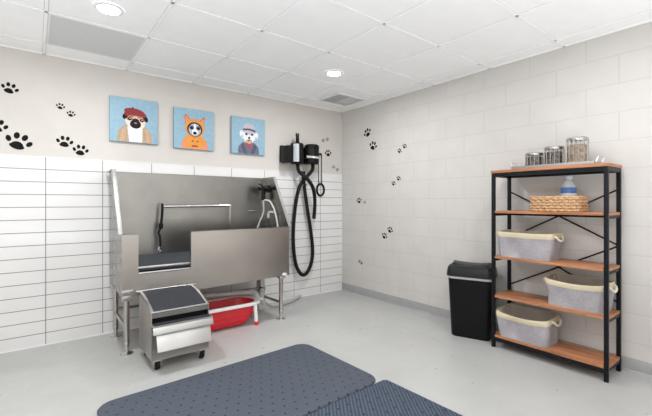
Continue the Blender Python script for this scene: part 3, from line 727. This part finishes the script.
# seagrass basket: woven rows over stakes
t = thing('woven_basket', (-.20, -2.730, 1.113), 'small rectangular woven seagrass basket on the board below the top', 'basket')
bc = (-.205, -2.730); bw, bd = .342, .205
b = MB(); rows = 5; hh = .104
for k in range(rows):
    z = 1.1235+k*(hh-.02)/(rows-1); base = [Vector(p) for p in rrect(*bc, bd-.02, bw-.02, .035, z, 0, 6)]
    # even resampling
    dense = []
    n = len(base)
    per = [(base[(i+1) % n]-base[i]).length for i in range(n)]; L = sum(per); N = 84
    i = 0; acc = 0
    for q in range(N):
        s = L*q/N
        while acc+per[i] < s: acc += per[i]; i += 1
        dense.append(base[i].lerp(base[(i+1) % n], (s-acc)/per[i]))
    pts = []
    for q, p in enumerate(dense):
        nrm = Vector((p.x-bc[0], p.y-bc[1], 0)); nrm = Vector((nrm.x/(bd), nrm.y/(bw), 0)).normalized()
        off = .0062*math.cos(PI*q/2+PI*k)
        pts.append(p+nrm*off+Vector((0, 0, .002*math.sin(q*1.7+k))))
    b.tube(pts, .0108, 7, 0, True)
b.build('woven_side', 'straw', t, sharp=70)
MB().loft([rrect(*bc, bd-.03, bw-.03, .03, 1.1145), rrect(*bc, bd-.03, bw-.03, .03, 1.122)]).build('base', 'straw', t)
b = MB(); rp = [Vector(p) for p in rrect(*bc, bd-.014, bw-.014, .035, 1.219, 0, 6)]; b.tube(rp, .009, 8, 0, True); b.build('rim', 'straw', t)

# bottle with blue label in the basket
t = thing('plastic_bottle', (-.17, -2.787, 1.123), 'clear plastic bottle with blue label standing in the woven basket', 'bottle')
o_ = (-.17, -2.787, 1.1225)
MB().lathe([(.012, .001), (.044, 0), (.049, .006), (.050, .02), (.050, .14), (.048, .165), (.040, .195), (.028, .215), (.021, .225), (.021, .238)], o_, 28).build('bottle_body', 'bottle', t)
MB().lathe([(.0507, .126), (.0512, .128), (.0512, .164), (.049, .168)], o_, 28, cap0=False, cap1=False).build('label', 'blue_label', t)
MB().lathe([(.0505, .095), (.0511, .097), (.0511, .1255), (.0505, .126)], o_, 28, cap0=False, cap1=False).build('label_foot', 'label_white', t)
MB().lathe([(.0235, .230), (.0245, .233), (.0245, .250), (.021, .253)], o_, 24).build('cap', 'cap_clear', t)

# tray with three jars on the top board
ZT2 = 1.4405
t = thing('metal_tray', (-.20, -2.69, ZT2), 'long silver metal tray with wire handles on the top board', 'tray')
tx0, tx1, ty0, ty1 = -.295, -.115, -2.985, -2.425
b = MB(); b.loft([rrect((tx0+tx1)/2, (ty0+ty1)/2, w, l, .012, z) for w, l, z in ((.168, .548, ZT2), (.18, .56, ZT2+.002), (.186, .566, ZT2+.024), (.182, .562, ZT2+.024), (.175, .555, ZT2+.005))]); b.build('tray_body', 'steel_flap', t)
for sg, yy in ((1, ty1), (-1, ty0)):
    b = MB(); yv = yy+sg*.002; b.tube([(-.265, yv, ZT2+.018), (-.265, yv+sg*.012, ZT2+.055), (-.145, yv+sg*.012, ZT2+.055), (-.145, yv, ZT2+.018)], .004, 8, 0); b.build('tray_handle', 'chrome', t)
def jar(y, r, h, content, label):
    x = -.205; z = ZT2+.0058
    t = thing('treat_jar', (x, y, z), label, 'jar', 'treat jars on the tray')
    b = MB(); b.lathe([(.01, .0), (r-.004, 0), (r, .004), (r, h-.022), (r-.003, h-.022), (r-.003, .006), (.01, .006)], (x, y, z), 32); b.build('glass_body', 'glass', t)
    b = MB(); b.lathe([(.01, .0075), (r-.005, .0075), (r-.005, h*.72), (r*.6, h*.76), (.01, h*.74)], (x, y, z), 24); b.build('treats', content, t)
    b = MB(); b.lathe([(.01, h-.0215), (r+.001, h-.0215), (r+.003, h-.018), (r+.003, h-.006), (r-.002, h), (.01, h+.002)], (x, y, z), 32); lid = b.build('lid', 'steel_leg', t)
    b = MB()
    for k in range(14):
        a = 2*PI*k/14; b.tube([(x+(r+.001)*math.cos(a), y+(r+.001)*math.sin(a), z+.006), (x+(r+.001)*math.cos(a), y+(r+.001)*math.sin(a), z+h-.02)], .0028, 6)
    b.lathe([(r+.0005, .004), (r+.003, .006), (r+.003, .016), (r+.0005, .018)], (x, y, z), 32, cap0=False, cap1=False)
    b.build('silver_casing', 'steel_leg', t)
jar(-2.562, .062, .120, 'dark_treats', 'shortest silver and glass jar, left end of the tray')
jar(-2.702, .064, .152, 'dark_treats', 'medium silver and glass jar, middle of the tray')
jar(-2.855, .066, .198, 'tan_treats', 'tallest silver and glass jar with tan contents, right end of the tray')

# ------------------------------------------------------------------ light
def area(name, loc, size, energy, color=(1, .98, .95), rot=(0, 0, 0), shape='DISK', sy=None, spread=None):
    l = bpy.data.lights.new(name, 'AREA'); l.shape = shape; l.size = size; l.energy = energy; l.color = color
    if sy: l.size_y = sy
    if spread: l.spread = spread
    o = bpy.data.objects.new(name, l); COL.objects.link(o); o.location = loc; o.rotation_euler = rot; return o
for x, k in ((-1.057, 1), (-2.918, 1), (-4.75, .45)):
    for y, e in ((-1.13, 18), (-3.05, 11), (-4.9, 7)):
        area('downlight_lamp', (x, y, H-.02), .12, e*k, (.97, .985, 1))
# added fill lamps, no real windows, behind and left of the viewpoint
area('room_fill', (-2.9, YF+.05, 1.3), 4.4, 8, (.93, .97, 1), (PI/2, 0, 0), 'RECTANGLE', 2.0)
area('room_fill', (XL+.05, -3.9, 1.3), 2.6, 13, (.93, .97, 1), (PI/2, 0, -PI/2), 'RECTANGLE', 1.8)
for p, e in (((-4.5, -1.9, .4), 13), ((-.9, -4.6, .4), 20), ((-3.2, -4.2, .6), 52)):  # added unseen lamps aimed up to brighten the ceiling
    area('ceiling_fill', p, 1.2, e, (.93, .97, 1), (PI, 0, 0), 'RECTANGLE', 1.2)
w = bpy.data.worlds.new('world'); sc.world = w; w.use_nodes = True
w.node_tree.nodes['Background'].inputs[0].default_value = (.9, .95, 1, 1); w.node_tree.nodes['Background'].inputs[1].default_value = .5

# ------------------------------------------------------------------ camera
cam = bpy.data.cameras.new('camera'); co = bpy.data.objects.new('camera', cam); COL.objects.link(co)
cam.sensor_width = 36; cam.lens = 372/652*36; cam.shift_y = -5.5/652; cam.clip_start = .05
co.location = (-3.279, -3.858, 1.18)
co.rotation_euler = (PI/2, 0, -math.atan2(.614, .789))
sc.camera = co
sc.view_settings.view_transform = 'Standard'; sc.view_settings.look = 'None'
sc.view_settings.exposure = 0
sc.cycles.use_denoising = True
sc.cycles.max_bounces = 10; sc.cycles.diffuse_bounces = 6; sc.cycles.glossy_bounces = 5; sc.cycles.transmission_bounces = 8
sc.cycles.sample_clamp_indirect = 6
